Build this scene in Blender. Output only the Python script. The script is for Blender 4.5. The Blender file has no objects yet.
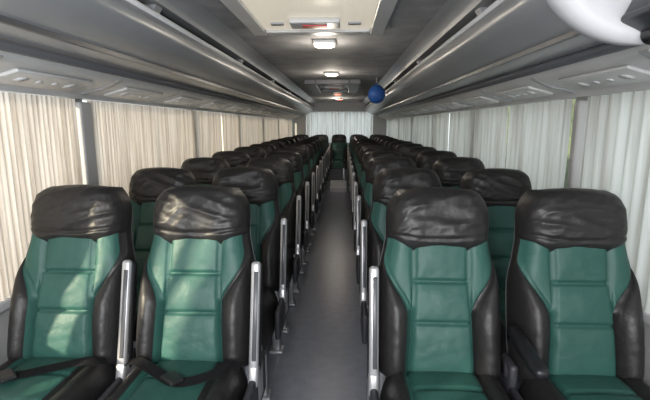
import bpy, bmesh, math, random
from mathutils import Vector, Matrix, noise
random.seed(4)
S=bpy.context.scene
COL=S.collection
try:
    S.view_settings.view_transform='Standard'
except Exception: pass
EYE=1.45; CX=0.10
Y0=-1.0; YB=11.1; CEIL=2.0; WX=1.22

# ---------------- materials
def mat(name,col,rough=.5,metal=0,bump=0,bscale=60,var=0,vscale=4,emit=None,estr=0,spec=.5,col2=None,coat=0):
    m=bpy.data.materials.new(name); m.use_nodes=True
    nt=m.node_tree; b=nt.nodes['Principled BSDF']
    b.inputs['Base Color'].default_value=(*col,1)
    b.inputs['Roughness'].default_value=rough
    b.inputs['Metallic'].default_value=metal
    b.inputs['Specular IOR Level'].default_value=spec
    b.inputs['Coat Weight'].default_value=coat
    tc=nt.nodes.new('ShaderNodeTexCoord')
    if var>0:
        n=nt.nodes.new('ShaderNodeTexNoise'); n.inputs['Scale'].default_value=vscale; n.inputs['Detail'].default_value=5
        r=nt.nodes.new('ShaderNodeValToRGB')
        c2=col2 or tuple(min(1,c*(1+var)) for c in col)
        r.color_ramp.elements[0].position=.35; r.color_ramp.elements[1].position=.68
        r.color_ramp.elements[0].color=(*[c*(1-var) for c in col],1) if not col2 else (*col,1)
        r.color_ramp.elements[1].color=(*c2,1)
        nt.links.new(tc.outputs['Object'],n.inputs['Vector'])
        nt.links.new(n.outputs['Fac'],r.inputs['Fac']); nt.links.new(r.outputs['Color'],b.inputs['Base Color'])
    if bump>0:
        n=nt.nodes.new('ShaderNodeTexNoise'); n.inputs['Scale'].default_value=bscale; n.inputs['Detail'].default_value=6
        bp=nt.nodes.new('ShaderNodeBump'); bp.inputs['Strength'].default_value=bump; bp.inputs['Distance'].default_value=.01
        nt.links.new(tc.outputs['Object'],n.inputs['Vector'])
        nt.links.new(n.outputs['Fac'],bp.inputs['Height']); nt.links.new(bp.outputs['Normal'],b.inputs['Normal'])
    if emit:
        b.inputs['Emission Color'].default_value=(*emit,1); b.inputs['Emission Strength'].default_value=estr
    return m
M_black=mat('black_leather',(.016,.0150,.0152),.45,bump=.35,bscale=32,spec=.42)
M_green=mat('green_leather',(.022,.080,.066),.52,bump=.2,bscale=45,var=.08,vscale=7,spec=.40)
M_shell=mat('dark_plastic',(.035,.035,.04),.5)
M_silver=mat('silver_metal',(.50,.50,.52),.34,metal=.6)
M_blackpl=mat('black_plastic',(.012,.012,.014),.4)
M_strap=mat('webbing',(.008,.008,.009),.85,bump=.3,bscale=200,spec=.15)
M_ceil=mat('ceiling_fabric',(.26,.26,.27),.75,bump=.6,bscale=90,var=.18,vscale=6)
M_rack=mat('rack_grey',(.27,.28,.295),.30,var=.05,vscale=3)
M_racklight=mat('rack_light',(.49,.495,.50),.35,var=.05,vscale=3)
M_rail=mat('rail_dark',(.07,.072,.08),.35)
M_inner=mat('rack_liner',(.13,.13,.14),.7)
M_white=mat('white_plastic',(.78,.78,.77),.3)
M_fan=mat('fan_plastic',(.26,.26,.27),.4)
M_cream=mat('wall_grey',(.36,.36,.36),.6,bump=.1)
M_floor=mat('floor_vinyl',(.23,.25,.305),.30,bump=.05,bscale=120,var=.08,vscale=14)
M_dark=mat('dark_vent',(.30,.30,.30),.5)
M_red=mat('red_sticker',(.6,.04,.03),.5)
M_redlamp=mat('red_lamp',(.5,.05,.03),.4,emit=(1,.15,.06),estr=2.5)
M_lamp=mat('warm_lamp',(.9,.8,.6),.4,emit=(1,.74,.42),estr=4.5)
M_panel=mat('hatch_panel',(.80,.75,.64),.4,emit=(1,.90,.74),estr=.35)  # faint emission gives the panel its lit look; no lamp behind it
M_balloon=mat('blue_rubber',(.01,.07,.28),.6)
M_leaf=mat('leaf',(.05,.07,.04),.8,var=.5,vscale=9,col2=(.12,.15,.09))

def curtain_mat(name,col,tr,stripe_shade):
    m=bpy.data.materials.new(name); m.use_nodes=True; nt=m.node_tree; nt.nodes.clear()
    o=nt.nodes.new('ShaderNodeOutputMaterial'); mx=nt.nodes.new('ShaderNodeMixShader')
    d=nt.nodes.new('ShaderNodeBsdfDiffuse'); t=nt.nodes.new('ShaderNodeBsdfTranslucent')
    tc=nt.nodes.new('ShaderNodeTexCoord'); w=nt.nodes.new('ShaderNodeTexNoise'); w.inputs['Scale'].default_value=stripe_shade
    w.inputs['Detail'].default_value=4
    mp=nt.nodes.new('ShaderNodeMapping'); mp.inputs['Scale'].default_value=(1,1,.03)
    r=nt.nodes.new('ShaderNodeValToRGB'); r.color_ramp.elements[0].color=(col[0]*.66,col[1]*.63,col[2]*.60,1); r.color_ramp.elements[1].color=(*col,1)  # darker ramp end paints pleat shade into the cloth along with its stripes
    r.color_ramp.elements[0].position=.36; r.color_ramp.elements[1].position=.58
    nt.links.new(tc.outputs['Object'],mp.inputs['Vector']); nt.links.new(mp.outputs['Vector'],w.inputs['Vector'])
    nt.links.new(w.outputs['Fac'],r.inputs['Fac'])
    nt.links.new(r.outputs['Color'],d.inputs['Color']); nt.links.new(r.outputs['Color'],t.inputs['Color'])
    mx.inputs['Fac'].default_value=tr
    nt.links.new(d.outputs[0],mx.inputs[1]); nt.links.new(t.outputs[0],mx.inputs[2]); nt.links.new(mx.outputs[0],o.inputs['Surface'])
    return m
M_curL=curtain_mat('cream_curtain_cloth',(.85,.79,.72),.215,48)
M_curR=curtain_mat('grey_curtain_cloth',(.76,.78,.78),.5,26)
def glass():
    m=bpy.data.materials.new('window_glass'); m.use_nodes=True; nt=m.node_tree; nt.nodes.clear()
    o=nt.nodes.new('ShaderNodeOutputMaterial'); mx=nt.nodes.new('ShaderNodeMixShader')
    d=nt.nodes.new('ShaderNodeBsdfTransparent'); t=nt.nodes.new('ShaderNodeBsdfGlossy'); t.inputs['Roughness'].default_value=.05
    d.inputs['Color'].default_value=(.92,.95,.94,1); mx.inputs['Fac'].default_value=.05
    nt.links.new(d.outputs[0],mx.inputs[1]); nt.links.new(t.outputs[0],mx.inputs[2]); nt.links.new(mx.outputs[0],o.inputs['Surface'])
    return m
M_glass=glass()

# ---------------- mesh helpers
def obj(name,me,parent=None,loc=(0,0,0),rot=(0,0,0)):
    o=bpy.data.objects.new(name,me); COL.objects.link(o); o.location=loc; o.rotation_euler=rot
    if parent: o.parent=parent
    return o
def fin(bm,name,mats,smooth=True,recalc=True):
    if recalc: bmesh.ops.recalc_face_normals(bm,faces=bm.faces)
    me=bpy.data.meshes.new(name); bm.to_mesh(me); bm.free()
    for m in mats: me.materials.append(m)
    if smooth: me.polygons.foreach_set('use_smooth',[True]*len(me.polygons))
    me.update(); return me
def addbox(bm,c,s,bev=0,mi=0,seg=3,rot=None):
    r=bmesh.ops.create_cube(bm,size=1)
    vs=r['verts']
    for v in vs: v.co=Vector((v.co.x*s[0],v.co.y*s[1],v.co.z*s[2]))
    fs=set(f for v in vs for f in v.link_faces)
    if bev>0:
        es=list(set(e for v in vs for e in v.link_edges))
        q=bmesh.ops.bevel(bm,geom=es,offset=bev,segments=seg,affect='EDGES',profile=.5)
        fs=set(q['faces'])|set(f for f in fs if f.is_valid)
        vs=list(set(v for f in fs for v in f.verts))
        fs=set(f for v in vs for f in v.link_faces)
    for f in fs: f.material_index=mi
    for v in vs:
        if rot: v.co=rot@v.co
        v.co+=Vector(c)
def addcyl(bm,c,r1,r2,h,axis='Z',n=24,mi=0,caps=True):
    R={'Z':Matrix.Identity(4),'X':Matrix.Rotation(math.pi/2,4,'Y'),'Y':Matrix.Rotation(math.pi/2,4,'X')}[axis]
    q=bmesh.ops.create_cone(bm,cap_ends=caps,segments=n,radius1=r1,radius2=r2,depth=h,matrix=Matrix.Translation(c)@R)
    for f in set(f for v in q['verts'] for f in v.link_faces): f.material_index=mi
def boxmesh(name,c,s,m,bev=0,rot=None):
    bm=bmesh.new(); addbox(bm,c,s,bev,0,rot=rot); 
    me=fin(bm,name,[m],smooth=False); return me
def pillow(name,us,vs,fpos,fdep,fmat,mats,xf=None,pu=6,pv=8,eu=.5,ev=.5):
    bm=bmesh.new(); F=[];B=[]
    for v in vs:
        fr=[];br=[]
        for (u,s,t) in us:
            x,z,W=fpos(u,s,t,v)
            uu=max(-1,min(1,x/W if W>1e-6 else 0)); vv=2*v-1
            e=max(0,1-abs(uu)**pu)**eu*max(0,1-abs(vv)**pv)**ev
            d=fdep(x,z,uu,v,s,t)*e
            p=Vector((x,-d,z)); q=Vector((x,0.004,z))
            if xf: p=xf(p);q=xf(q)
            fr.append(bm.verts.new(p)); br.append(bm.verts.new(q))
        F.append(fr);B.append(br)
    nu=len(us)
    for j in range(len(vs)-1):
        for i in range(nu-1):
            f=bm.faces.new((F[j][i],F[j][i+1],F[j+1][i+1],F[j+1][i])); 
            f.material_index=fmat(us[i][1] if us[i][1]==us[i+1][1] else us[i+1][1],(vs[j]+vs[j+1])/2)
            f=bm.faces.new((B[j][i],B[j+1][i],B[j+1][i+1],B[j][i+1])); f.material_index=0
    for j in range(len(vs)-1):
        for i in (0,nu-1):
            f=bm.faces.new((F[j][i],B[j][i],B[j+1][i],F[j+1][i])); f.material_index=0
    for i in range(nu-1):
        for j in (0,len(vs)-1):
            f=bm.faces.new((F[j][i],F[j][i+1],B[j][i+1],B[j][i])); f.material_index=0
    bmesh.ops.remove_doubles(bm,verts=bm.verts,dist=.0004)
    return fin(bm,name,mats)
def ss(a,b,x):
    t=max(0,min(1,(x-a)/(b-a))); return t*t*(3-2*t)

# ---------------- seat meshes
HB=.675
def bw(v):
    w=.215+.003*math.sin(math.pi*min(1,v/.6))-.034*ss(.46,.78,v)
    if v>.84: w-=.050*((v-.84)/.16)**2
    if v<.06: w-=.02*(1-v/.06)**2
    return w
def cc(v): return .103+.008*(1-ss(0,.3,v))-.010*ss(.25,.6,v)
def bb(v): return cc(v)+.004+(bw(v)*.965-cc(v)-.004)*ss(.34,.64,v)**.9
SEG=[(0,12),(1,8),(2,20),(3,8),(4,12)]
US=[]
for s,n in SEG:
    for i in range(n+(1 if s==4 else 0)):
        t=i/n
        if s==0: t=1-math.cos(t*math.pi/2)
        if s==4: t=math.sin(t*math.pi/2)
        US.append((0,s,t))
def bpos(u,s,t,v):
    W=bw(v); L=[-W,-bb(v),-cc(v),cc(v),bb(v),W]
    return L[s]+(L[s+1]-L[s])*t, v*HB, W
HS=[.205,.345]
def bdep(x,z,uu,v,s,t):
    d=.092+.014*math.sin(math.pi*min(1,v/.55))
    c=cc(v); b=bb(v); ax=abs(x)
    if ax>b: 
        k=(ax-b)/max(.001,(bw(v)-b)); d+=.044*math.sin(math.pi*min(1,k*.9))*(1-.75*ss(.35,.65,v))
    if ax<c:
        zs=[0]+HS+[.50]
        for a,bz in zip(zs[:-1],zs[1:]):
            if a<=z<bz: d+=.013*math.sin(math.pi*(z-a)/(bz-a))**.35*math.sin(math.pi*(x+c)/(2*c))**.3
        for h in HS: d-=.017*math.exp(-((z-h)/.0045)**2)
    else:
        d+=.010*ss(.4,.6,v)*math.sin(math.pi*min(1,(ax-c)/max(.001,bw(v)-c)))
    d-=.014*math.exp(-((ax-b)/.006)**2)
    d-=.017*math.exp(-((ax-c)/.0045)**2)
    d+=.003*noise.noise(Vector((x*14,z*9,1.3)))+.002*noise.noise(Vector((x*30,z*30,4.3)))
    return d
ME_back=pillow('backrest',US,[i/120 for i in range(121)],bpos,bdep,lambda s,v:0 if (s in(0,4) or v>.735) else 1,[M_black,M_green],pu=7,pv=26)
HH=.240
def hw(v):
    w=.183*(.82+.18*ss(-.10,.22,v))
    if v>.50: w-=.042*((v-.50)/.50)**2.4
    return w
UH=[(0,0,.5-.5*math.cos(math.pi*i/60)) for i in range(61)]
def hpos(u,s,t,v):
    W=hw(v); x=-W+2*W*t; uu=x/W
    return x, v*HH-.014*(uu**2)*v+ (1-v)*(.022*abs(uu)**4+.004*math.cos(uu*5)), W
def mkhead(name,seed):
    def hdep(x,z,uu,v,s,t):
        d=.107+.004*abs(uu)**2+.008*math.sin(math.pi*v)+.006*v
        k=.3+.7*ss(.03,.25,v)
        q=noise.noise(Vector((x*6+seed,z*23+x*6*math.sin(seed),seed)))
        d+=.0095*(.5-abs(q)*2)*(.4+.7*(1-v))*k
        q2=noise.noise(Vector((x*16+seed*2,z*28-x*12,seed+5)))
        d+=.0060*(.4-abs(q2)*2)*(.3+.7*abs(uu))*k
        d+=.006*noise.noise(Vector((x*9+seed,z*12,seed+2)))*k
        d-=.008*math.exp(-((z-.050-.7*x*x)/.007)**2)
        return d
    return pillow(name,UH,[i/56 for i in range(57)],hpos,hdep,lambda s,v:0,[M_black],pu=5,pv=5)
ME_heads=[mkhead('headrest',s) for s in (1.7,5.1,9.4,13.2)]
def spos(u,s,t,v):
    W=bw(v)+.002; x=-W+2*W*t; return x,v*HB,W
ME_shell=pillow('back_shell',[(0,0,i/20) for i in range(21)],[i/24 for i in range(25)],spos,lambda x,z,uu,v,s,t:-.045,lambda s,v:0,[M_shell],pu=6,pv=14)
LC=.47
def cw(v): return .208-.012*ss(.75,1,v)
SC=[]
for s,n in [(0,10),(1,16),(2,10)]:
    for i in range(n+(1 if s==2 else 0)):
        t=i/n
        if s==0: t=1-math.cos(t*math.pi/2)
        if s==2: t=math.sin(t*math.pi/2)
        SC.append((0,s,t))
def cpos(u,s,t,v):
    W=cw(v); L=[-W,-.118,.118,W]; return L[s]+(L[s+1]-L[s])*t,v*LC,W
def cdep(x,z,uu,v,s,t):
    d=.156+.004*v; ax=abs(x)
    if ax>.118: d+=.028*math.sin(math.pi*min(1,(ax-.118)/.09*.85))
    else: d+=.010*max(0,math.cos(x/.118*math.pi/2))**.5
    d-=.011*math.exp(-((ax-.118)/.006)**2)
    if ax<.118:
        for h in (.16,.31): d-=.008*math.exp(-((z-h)/.006)**2)
    return d
ME_cush=pillow('seat_cushion',SC,[i/44 for i in range(45)],cpos,cdep,lambda s,v:1 if s==1 else 0,[M_black,M_green],
   xf=lambda p:Vector((p.x,-p.z,-p.y)),pu=7,pv=12)
def arm_raised():
    bm=bmesh.new()
    addbox(bm,(0,0,.195),(.034,.028,.41),.012,0)
    addbox(bm,(0,.028,.20),(.040,.036,.39),.014,1)
    addbox(bm,(.003,-.0145,.21),(.015,.004,.31),.0015,2,seg=1)
    addbox(bm,(0,.012,.0),(.036,.055,.08),.012,0)
    return fin(bm,'armrest',[M_silver,M_blackpl,M_rail])
def arm_lowered():
    bm=bmesh.new()
    addbox(bm,(0,-.09,0),(.042,.24,.034),.014,1)
    addbox(bm,(0,-.07,-.026),(.024,.18,.024),.008,1)
    addcyl(bm,(0,.01,-.01),.024,.024,.034,'X',mi=1)
    return fin(bm,'armrest',[M_silver,M_blackpl])
ME_armU=arm_raised(); ME_armD=arm_lowered()
def side_panel(top):
    bm=bmesh.new()
    addbox(bm,(0,-.10,.50),(.026,.36,.15),.012,0)
    addbox(bm,(0,-.03,.55),(.030,.10,.20),.013,top)
    addcyl(bm,(0,-.03,.61),.03,.03,.034,'X',mi=0)
    return fin(bm,'side_panel',[M_shell,M_silver])
ME_side=side_panel(1); ME_sideD=side_panel(0)
def legm():
    bm=bmesh.new()
    addbox(bm,(0,0,.23),(.05,.032,.44),.008,0)
    addbox(bm,(0,0,.012),(.09,.09,.024),.008,0)
    addbox(bm,(0,0,.435),(.07,.06,.03),.008,0)
    return fin(bm,'leg',[M_silver])
ME_leg=legm()
def framem():
    bm=bmesh.new()
    for y in (-.08,-.36): addbox(bm,(0,y,.445),(.42,.035,.03),.008,0)
    for x in (-.19,.19): addbox(bm,(x,-.21,.445),(.03,.40,.03),.008,0)
    return fin(bm,'seat_frame',[M_shell])
ME_frame=framem()
def strap(pts,w=.019,th=.0012):
    bm=bmesh.new(); rows=[]
    P=[Vector(p) for p in pts]
    Q=[]
    for i in range(len(P)-1):
        p0=P[max(0,i-1)];p1=P[i];p2=P[i+1];p3=P[min(len(P)-1,i+2)]
        for k in range(8):
            t=k/8; Q.append(.5*((2*p1)+(p2-p0)*t+(2*p0-5*p1+4*p2-p3)*t*t+(3*p1-p0-3*p2+p3)*t**3))
    Q.append(P[-1])
    for i,p in enumerate(Q):
        tan=(Q[min(len(Q)-1,i+1)]-Q[max(0,i-1)]).normalized()
        side=tan.cross(Vector((0,-.2,1))).normalized(); up=side.cross(tan).normalized()
        rows.append([bm.verts.new(p+side*a*w+up*b*th) for a,b in((-1,-1),(1,-1),(1,1),(-1,1))])
    for a,b in zip(rows[:-1],rows[1:]):
        for k in range(4): bm.faces.new((a[k],a[(k+1)%4],b[(k+1)%4],b[k]))
    bm.faces.new(rows[0]); bm.faces.new(rows[-1][::-1])
    return bm
CZ=.465
def beltm(kind):
    h=.003
    if kind==0: bm=strap([(-.195,-.10,CZ+h+.173),(-.15,-.12,CZ+h+.190),(-.08,-.15,CZ+h+.174),(.02,-.21,CZ+h+.173),(.12,-.18,CZ+h+.183),(.16,-.13,CZ+h+.192),(.20,-.12,CZ+h+.173)])
    else: bm=strap([(.20,-.10,CZ+h+.173),(.15,-.13,CZ+h+.192),(.05,-.14,CZ+h+.174),(-.06,-.20,CZ+h+.174),(-.15,-.24,CZ+h+.190),(-.20,-.20,CZ+h+.173)])
    return fin(bm,'seat_belt',[M_strap],smooth=False)
ME_belts=[beltm(0),beltm(1)]
ME_buckle=boxmesh('buckle',(0,0,0),(.045,.07,.014),M_blackpl,.005)

def make_seat(x,y,side,lean,lowered=False,belt=None,hk=0,label=None,group=None,z=0,arm=True):
    e=bpy.data.objects.new('passenger_seat',None); COL.objects.link(e); e.location=(x,y,z); e.empty_display_size=.1
    e['label']=label or 'black and green leather coach seat with padded headrest'
    e['category']='seat'; e['group']=group or 'black and green coach seats'
    b=obj('backrest',ME_back,e,(0,.03,.56),(-math.radians(lean),0,0)); b['label']='green padded panel between black side bolsters'
    h=obj('headrest',ME_heads[hk%4],b,(0,-.010,.440)); h['label']='creased black leather pillow headrest'
    s=obj('back_shell',ME_shell,b,(0,.0,0))
    obj('seat_cushion',ME_cush,e,(0,.0,CZ))
    obj('seat_frame',ME_frame,e)
    for ly in (-.08,-.36): obj('leg',ME_leg,e,(side*.12,ly,0))
    if arm:
        if lowered:
            a=obj('armrest',ME_armD,e,(side*.236,-.05,.765),(math.radians(7),0,0)); a['label']='black padded armrest folded down'
        else:
            a=obj('armrest',ME_armU,e,(side*.233,-.070,.58),(-math.radians(lean*.9),0,0)); a['label']='silver metal armrest folded up'
        obj('side_panel',ME_sideD if lowered else ME_side,e,(side*.233,.02,0))
    if belt is not None:
        q=obj('seat_belt',ME_belts[belt],e); q['label']='black webbing lap belt'
        obj('buckle',ME_buckle,q,(.0,-.20,CZ+.184) if belt==0 else (-.07,-.21,CZ+.186),(0,0,.9))
    return e
N=13; PITCH=.75
for k in range(N):
    for sd in (-1,1):
        dy=random.uniform(-.02,.02) if k else 0
        for j,cx in enumerate((.4425,.915)):
            y=(1.44 if sd<0 else 1.41)+PITCH*k+dy
            lean=(17 if sd<0 else 14)+random.uniform(-2.5,4)
            if k==0: lean=17 if sd<0 else 14
            lab='black and green leather coach seat with padded headrest'
            if k==0 and sd<0: lab='black and green leather coach seat with lap belt, armrest raised'
            if k==0 and sd>0: lab='black and green leather coach seat beside a lowered black armrest' if j else 'black and green leather coach seat with raised silver aisle armrest'
            make_seat(sd*cx,y,-sd,lean,lowered=(sd>0 and j==1),belt=(j if (sd<0 and k==0) else None),hk=random.randrange(4) if k else (0,1,2,3)[j+(2 if sd>0 else 0)],label=lab,arm=not(k==N-1 and j==0))
make_seat(0,1.42+PITCH*(N-1)+.0,1,15,label='black and green middle seat closing the end of the aisle',arm=False)

# ---------------- shell of the bus
def struct(name,me,loc=(0,0,0)):
    o=obj(name,me,None,loc); o['kind']='structure'; return o
LY=YB-Y0; MY=(YB+Y0)/2
struct('floor',boxmesh('floor',(0,MY,-.03),(2*WX+.1,LY+.1,.06),M_floor))
struct('ceiling',boxmesh('ceiling',(0,MY,CEIL+.03),(2*WX+.1,LY+.1,.06),M_ceil))
WB=.80; WT=1.578
for sd,nm in((-1,'left'),(1,'right')):
    bm=bmesh.new()
    addbox(bm,(sd*(WX+.03),MY,WB/2),(.06,LY,WB),0)
    addbox(bm,(sd*(WX+.03),MY,(WT+CEIL)/2),(.06,LY,CEIL-WT),0)
    py=[Y0+.05,.42,2.12,3.75,5.38,7.0,8.62,10.25,YB-.03]
    for p in py: addbox(bm,(sd*(WX+.03),p,(WB+WT)/2),(.06,.11,WT-WB),0)
    struct('wall_'+nm,fin(bm,'wall',[M_cream],smooth=False))
    for i,(a,b) in enumerate(zip(py[:-1],py[1:])):
        struct('window_%d'%(i+1+(8 if sd>0 else 0)),boxmesh('win',(sd*(WX+.045),(a+b)/2,(WB+WT)/2),(.006,b-a-.11,WT-WB),M_glass))
    struct('trim_%d'%(1 if sd<0 else 2),boxmesh('sill',(sd*(WX-.02),MY,WB-.03),(.04,LY-.02,.04),M_racklight,.01))
struct('trim_4',boxmesh('post',(-(WX-.024),2.13,(WB+WT)/2-.006),(.046,.10,WT-WB-.02),M_cream,.012))
struct('trim_5',boxmesh('post',((WX-.024),2.075,(WB+WT)/2-.006),(.046,.05,WT-WB-.02),M_cream,.012))
struct('wall_front',boxmesh('wf',(0,Y0-.03,CEIL/2),(2*WX+.1,.06,CEIL),M_cream))  # added unseen solid front, blocks the sun from hitting the fan
bm=bmesh.new()
addbox(bm,(0,YB+.03,.5),(2*WX,.06,1.0)); addbox(bm,(0,YB+.03,1.88),(2*WX,.06,.24))
for x in(-1.03,1.03): addbox(bm,(x,YB+.03,1.4),(.38,.06,.8))
struct('wall_back',fin(bm,'wb',[M_cream],smooth=False))
struct('window_17',boxmesh('winb',(0,YB+.045,1.4),(1.68,.006,.76),M_glass))
struct('trim_3',boxmesh('step',(0,1.42+PITCH*(N-1)-.72,.10),(.36,.24,.20),M_white,.01))
struct('trim_6',boxmesh('step',(0,1.42+PITCH*(N-1)-.98,.05),(.36,.24,.10),M_white,.01))

# curtains
def curtain(name,length,z0,z1,m,seed,per=.062,amp=.014,loose=0):
    bm=bmesh.new(); n=max(8,int(length/.004)); rows=[]
    r=random.Random(seed); ph=r.random()*6
    for j in range(9):
        v=j/8; row=[]
        for i in range(n+1):
            s=i/n*length
            k=s/per*2*math.pi+ph+(.5+loose)*math.sin(s*5+ph)+(.2+loose*.4)*noise.noise(Vector((s*8,v*2,seed)))
            d=amp*(.85+(.25+loose*.3)*noise.noise(Vector((s*6,v*1.2,seed+7))))*math.sin(k)
            row.append(bm.verts.new((d,s,z0+(z1-z0)*v)))
        rows.append(row)
    for a,b in zip(rows[:-1],rows[1:]):
        for i in range(n): bm.faces.new((a[i],a[i+1],b[i+1],b[i]))
    return fin(bm,name,[m],recalc=False)
for sd in(-1,1):
    edges=[(-.9,-.3),(-.27,.74),(.80,.85),(.92,1.10),(1.17,2.07)] if sd<0 else [(-.9,-.3),(-.27,.5),(.53,1.28),(1.31,2.035)]  # unseen left front strips and gaps, cut to shape sun streaks on seats
    y=2.19 if sd<0 else 2.175
    while y<10.9:
        edges.append((y,min(y+.793,11.0))); y+=.805
    for i,(a,b) in enumerate(edges):
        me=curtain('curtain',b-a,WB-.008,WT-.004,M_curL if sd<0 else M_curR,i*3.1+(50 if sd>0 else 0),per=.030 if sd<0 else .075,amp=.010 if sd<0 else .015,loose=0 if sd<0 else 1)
        o=obj('window_curtain',me,None,(sd*(WX-.022),a,0)); o['category']='curtain'
        o['label']='sunlit cream pleated curtain drawn over a side window' if sd<0 else 'pale grey pleated curtain drawn over a side window'
        o['group']='cream side window curtains' if sd<0 else 'pale grey side window curtains'
me=curtain('curtain',1.7,1.0,1.78,M_curR,99,per=.09)
o=obj('window_curtain',me,None,(.85,YB-.045,0),(0,0,math.pi/2)); o['label']='white pleated curtain across the rear window'; o['category']='curtain'

# ---------------- luggage racks
RE=YB-.09
def extr(prof,y0,y1,mi,bm,sd,closed=False,ny=1):
    rows=[]
    for j in range(ny+1):
        yy=y0+(y1-y0)*j/ny
        rows.append([bm.verts.new((sd*p[0],yy,p[1])) for p in prof])
    n=len(prof)
    for a,b in zip(rows[:-1],rows[1:]):
        for i in range(n if closed else n-1):
            f=bm.faces.new((a[i],a[(i+1)%n],b[(i+1)%n],b[i])); f.material_index=mi
    if closed:
        for r in (rows[0],rows[-1]): bm.faces.new(r).material_index=mi
def spl(P,k=6):
    P=[Vector((p[0],p[1],0)) for p in P];Q=[]
    for i in range(len(P)-1):
        p0=P[max(0,i-1)];p1=P[i];p2=P[i+1];p3=P[min(len(P)-1,i+2)]
        for j in range(k):
            t=j/k; q=.5*((2*p1)+(p2-p0)*t+(2*p0-5*p1+4*p2-p3)*t*t+(3*p1-p0-3*p2+p3)*t**3); Q.append((q.x,q.y))
    Q.append((P[-1].x,P[-1].y)); return Q
def service_mesh():
    bm=bmesh.new()
    addbox(bm,(0,0,0),(.13,.46,.014),.006,0)
    for yy in(-.14,.14):
        addcyl(bm,(0,yy,-.007),.026,.024,.006,'Z',mi=0); addcyl(bm,(0,yy,-.0105),.011,.011,.003,'Z',mi=1)
    return fin(bm,'service_panel',[M_racklight,M_dark])
def lensmesh():
    bm=bmesh.new(); addcyl(bm,(0,0,0),.015,.013,.005,'Z',mi=0)
    return fin(bm,'reading_lamp',[M_racklight])
SERV=service_mesh(); LENS=lensmesh()
for sd in(-1,1):
    e=bpy.data.objects.new('luggage_rack',None); COL.objects.link(e); e.location=(0,0,0)
    e['label']='long grey overhead luggage rack running above the window seats'; e['category']='luggage rack'; e['group']='overhead luggage racks'
    E=EYE
    under=spl([(.95,E+.255),(.86,E+.268),(.76,E+.298),(.69,E+.330),(.655,E+.362),(.648,E+.395),(.652,E+.425)],10)
    top=[(.664,E+.432),(.675,E+.39),(.72,E+.355),(.95,E+.30),(WX-.002,E+.27),(WX-.002,E+.25)]
    bm=bmesh.new(); extr(under+top,Y0+.05,RE,0,bm,sd,True,1)
    s=obj('shelf',fin(bm,'shelf',[M_rack],smooth=False),e); s['label']='grey curved shelf'
    bm=bmesh.new(); cxp,czp=.657,E+.434
    extr([(cxp+.012*math.cos(a),czp+.013*math.sin(a)) for a in [i*math.pi/5 for i in range(10)]],Y0+.05,RE,0,bm,sd,True)
    obj('edge_trim',fin(bm,'edge_trim',[M_racklight]),e)
    bm=bmesh.new(); extr([(.80,E+.268),(.815,E+.268),(.815,E+.284),(.80,E+.29)],Y0+.05,RE,0,bm,sd,True)
    obj('seam_trim',fin(bm,'seam_trim',[M_rail],smooth=False),e)
    bm=bmesh.new(); cxp,czp=.945,E+.242
    extr([(cxp+.026*math.cos(a),czp+.018*math.sin(a)) for a in [i*math.pi/8 for i in range(16)]],Y0+.05,RE,0,bm,sd,True)
    obj('hand_rail',fin(bm,'hand_rail',[M_rail]),e)
    pr=spl([(.955,E+.245),(.985,E+.205),(1.05,E+.180),(1.12,E+.163),(1.165,E+.150),(1.18,E+.127)],8)+[(1.205,E+.127),(1.205,E+.245)]
    bm=bmesh.new(); extr(pr,Y0+.05,RE,0,bm,sd,True)
    d=obj('duct_panel',fin(bm,'duct_panel',[M_racklight],smooth=False),e); d['label']='pale grey underside panel'
    for k in range(16):
        yy=.60+.75*k
        if yy>10.9: break
        bm=bmesh.new()
        pf=[(p[0]-.002,p[1]-.006) for p in spl([(.975,E+.215),(1.05,E+.180),(1.12,E+.163),(1.165,E+.150)],6)]+[(1.165,E+.17),(.975,E+.24)]
        extr(pf,yy-.02,yy+.02,0,bm,sd,True); obj('duct_rib',fin(bm,'duct_rib',[M_rack],smooth=False),e)
    pr=spl([(.56,CEIL-.001),(.60,CEIL-.02),(.625,CEIL-.045),(.64,CEIL-.07)])+[(.70,CEIL-.07),(.70,CEIL-.001)]
    bm=bmesh.new(); extr(pr,Y0+.05,RE,0,bm,sd,True)
    obj('cove',fin(bm,'cove',[M_rack],smooth=False),e)
    bm=bmesh.new(); extr([(.88,E+.545),(.90,E+.46),(.96,E+.33),(.98,E+.33),(.92,E+.46),(.90,E+.545)],Y0+.05,RE,0,bm,sd,True)
    obj('liner',fin(bm,'liner',[M_inner],smooth=False),e)
    for k in range(9):
        bm=bmesh.new(); yy=.35+1.5*k+(.1 if sd>0 else 0)
        if yy>RE-.05: break
        pf=spl([(.665,E+.43),(.675,E+.45),(.66,E+.48)])+[(.80,E+.48),(.86,E+.45),(1.0,E+.31),(.80,E+.335)]
        extr(pf,yy-.03,yy+.03,0,bm,sd,True)
        obj('bracket',fin(bm,'bracket',[M_rack],smooth=False),e)
    for k in range(14):
        yy=.95+.75*k
        s=obj('service_panel',SERV,e,(sd*1.070,yy,E+.169),(0,sd*math.radians(15),0)); s['label']='pale panel with two air vents'
        for ly in(-.045,.045): obj('reading_lamp',LENS,s,(0,ly,-.008))

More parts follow.
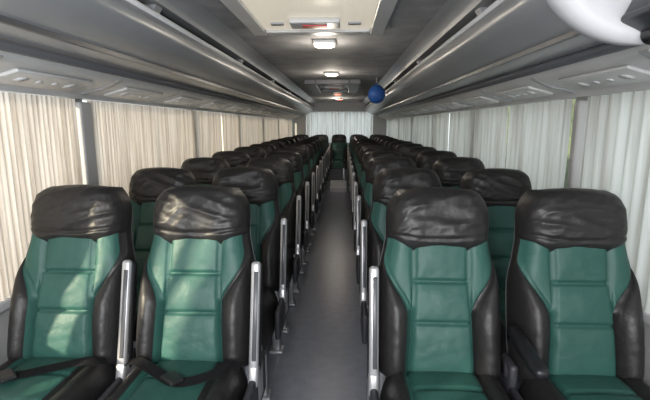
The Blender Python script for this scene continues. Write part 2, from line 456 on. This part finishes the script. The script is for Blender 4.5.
# ---------------- ceiling fittings
def hatch(y0,y1,x0,x1,name,drop=.03,t=.07,fm=None,pm=None):
    e=bpy.data.objects.new('roof_hatch',None); COL.objects.link(e); e.location=((x0+x1)/2,(y0+y1)/2,CEIL)
    e['category']='roof hatch'; e['label']=name
    w=x1-x0;l=y1-y0
    bm=bmesh.new()
    for c,s in (((-w/2+t/2,0,-drop/2),(t,l,drop)),((w/2-t/2,0,-drop/2),(t,l,drop)),((0,-l/2+t/2,-drop/2),(w-2*t,t,drop)),((0,l/2-t/2,-drop/2),(w-2*t,t,drop))):
        addbox(bm,c,s,.008)
    obj('frame',fin(bm,'frame',[fm or M_rack],smooth=False),e)
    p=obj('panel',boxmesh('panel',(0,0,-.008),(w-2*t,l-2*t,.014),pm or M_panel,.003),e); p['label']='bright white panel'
    bm=bmesh.new()
    addbox(bm,(0,.12,-.03),(.26,.14,.03),.01,0); addbox(bm,(0,.12,-.046),(.13,.05,.006),.002,1)
    addbox(bm,(-w*.27,.18,-.018),(.07,.04,.014),.003,2); addbox(bm,(w*.27,.18,-.018),(.07,.04,.014),.003,2)
    obj('latch',fin(bm,'latch',[M_racklight,M_red,M_rack],smooth=False),e)
hatch(1.80,2.66,-.43,.33,'white roof hatch with central latch in grey frame',t=.08,fm=M_racklight)
hatch(5.4,6.9,-.38,.31,'dark framed roof hatch further along the ceiling',.06,.14,M_rail,M_racklight)
def lamp(y,x=-.03,red=False):
    e=bpy.data.objects.new('ceiling_lamp',None); COL.objects.link(e); e.location=(x,y,CEIL)
    e['category']='ceiling light'; e['label']='small red aisle ceiling lamp' if red else 'small rounded lit ceiling lamp with white rim'
    if not red: e['group']='aisle ceiling lamps'
    bm=bmesh.new(); addbox(bm,(0,0,-.012),(.15,.19,.024),.011)
    obj('rim',fin(bm,'rim',[M_white]),e)
    bm=bmesh.new(); addbox(bm,(0,0,-.026),(.10,.13,.014),.006)
    obj('lens',fin(bm,'lens',[M_redlamp if red else M_lamp]),e)
for y in(3.02,4.75): lamp(y)
lamp(7.7,0,True); lamp(9.2,.02,True)

# balloon
bm=bmesh.new(); bmesh.ops.create_uvsphere(bm,u_segments=32,v_segments=20,radius=.102)
for v in bm.verts:
    if v.co.z>0: k=v.co.z/.102; v.co.x*=1-.12*k*k; v.co.y*=1-.12*k*k; v.co.z*=1.12
addcyl(bm,(0,0,.118),.006,.014,.018,n=12)
me=fin(bm,'balloon',[M_balloon]); 
e=bpy.data.objects.new('balloon',None);COL.objects.link(e); e.location=(.487,5.2,1.80); e['label']='blue balloon hanging from the ceiling'; e['category']='balloon'
obj('balloon_body',me,e)
bm=bmesh.new(); addcyl(bm,(0,0,.160),.002,.002,.08,n=8); obj('string',fin(bm,'string',[M_white]),e)

# white overhead fan housing
e=bpy.data.objects.new('overhead_fan',None);COL.objects.link(e); e.location=(.43,.50,1.677); e['label']='round white fan housing with black bracket beneath the ceiling'; e['category']='fan'
bm=bmesh.new()
prof=[(0,-.010),(.04,-.010),(.075,-.014),(.100,-.026),(.118,-.044),(.132,-.042),(.140,-.018),(.136,.0),(.11,.026),(.05,.040),(0,.044)]
n=64; rings=[[bm.verts.new((r*math.cos(2*math.pi*i/n),r*math.sin(2*math.pi*i/n),z)) for i in range(n)] if r>0 else [bm.verts.new((0,0,z))] for r,z in prof]
for a,b in zip(rings[:-1],rings[1:]):
    for i in range(n):
        if len(a)==1: bm.faces.new((a[0],b[i],b[(i+1)%n]))
        elif len(b)==1: bm.faces.new((a[i],a[(i+1)%n],b[0]))
        else: bm.faces.new((a[i],a[(i+1)%n],b[(i+1)%n],b[i]))
h=obj('housing',fin(bm,'housing',[M_fan]),e,(0,0,0),(math.radians(-68),0,0))
bm=bmesh.new(); addcyl(bm,(0,.015,.22),.012,.012,.206); obj('stem',fin(bm,'stem',[M_fan]),e)
bm=bmesh.new(); addbox(bm,(0,0,0),(.046,.05,.010),.004,0); addcyl(bm,(.014,-.004,-.003),.011,.011,.05,'Y'); addbox(bm,(-.016,0,.012),(.012,.05,.026),.004,0)
obj('bracket',fin(bm,'bracket',[M_blackpl]),e,(-.010,-.018,-.122),(0,math.radians(25),0))

# outdoors
bm=bmesh.new()
nx=80;nz=16;rows=[]
for j in range(nz+1):
    rows.append([bm.verts.new((3.4+.25*noise.noise(Vector((i*.4,j*.5,2)))+.15*noise.noise(Vector((i*1.3,j*1.5,5))),-1+14*i/nx,-.8+2.9*j/nz+.2*noise.noise(Vector((i*.5,9,j*.3))))) for i in range(nx+1)])
for a,b in zip(rows[:-1],rows[1:]):
    for i in range(nx): bm.faces.new((a[i],a[i+1],b[i+1],b[i]))
o=obj('hedge',fin(bm,'hedge',[M_leaf],recalc=False)); o['kind']='stuff'; o['label']='green hedge outside the bus windows'; o['category']='hedge'

# ---------------- lights
w=bpy.data.worlds.new('W'); S.world=w; w.use_nodes=True
bg=w.node_tree.nodes['Background']; bg.inputs[0].default_value=(.95,.97,1,1); bg.inputs[1].default_value=2.1
def light(name,typ,loc,rot,en,col,**k):
    l=bpy.data.lights.new(name,typ); l.energy=en; l.color=col
    for a,b in k.items(): setattr(l,a,b)
    o=bpy.data.objects.new(name,l); COL.objects.link(o); o.location=loc; o.rotation_euler=rot; return o
d=Vector((.65,.60,-.33)).normalized()
o=light('sun','SUN',(-8,-3,6),(0,0,0),13,(1,.83,.62),angle=math.radians(2))
o.rotation_euler=d.to_track_quat('-Z','Y').to_euler()
light('windshield_daylight','AREA',(0,-.9,1.35),(math.radians(93),0,0),60,(.98,.99,1),shape='RECTANGLE',size=2.0,size_y=1.0)
light('camera_flash','AREA',(-.15,-.35,1.50),(math.radians(88),0,0),18,(.97,.98,1),shape='DISK',size=.2)
for y,en in((3.02,5),(4.75,6),(9.2,10)): light('ceiling_lamp_light','POINT',(-.03,y,CEIL-.12),(0,0,0),en,(1,.90,.76),shadow_soft_size=.06)

# ---------------- camera
c=bpy.data.cameras.new('cam'); c.lens=430*36/650; c.sensor_width=36; c.clip_start=.02
o=bpy.data.objects.new('camera',c); COL.objects.link(o); o.location=(CX,0,EYE)
o.rotation_euler=(math.radians(90-9.9),0,math.radians(2.4)); S.camera=o
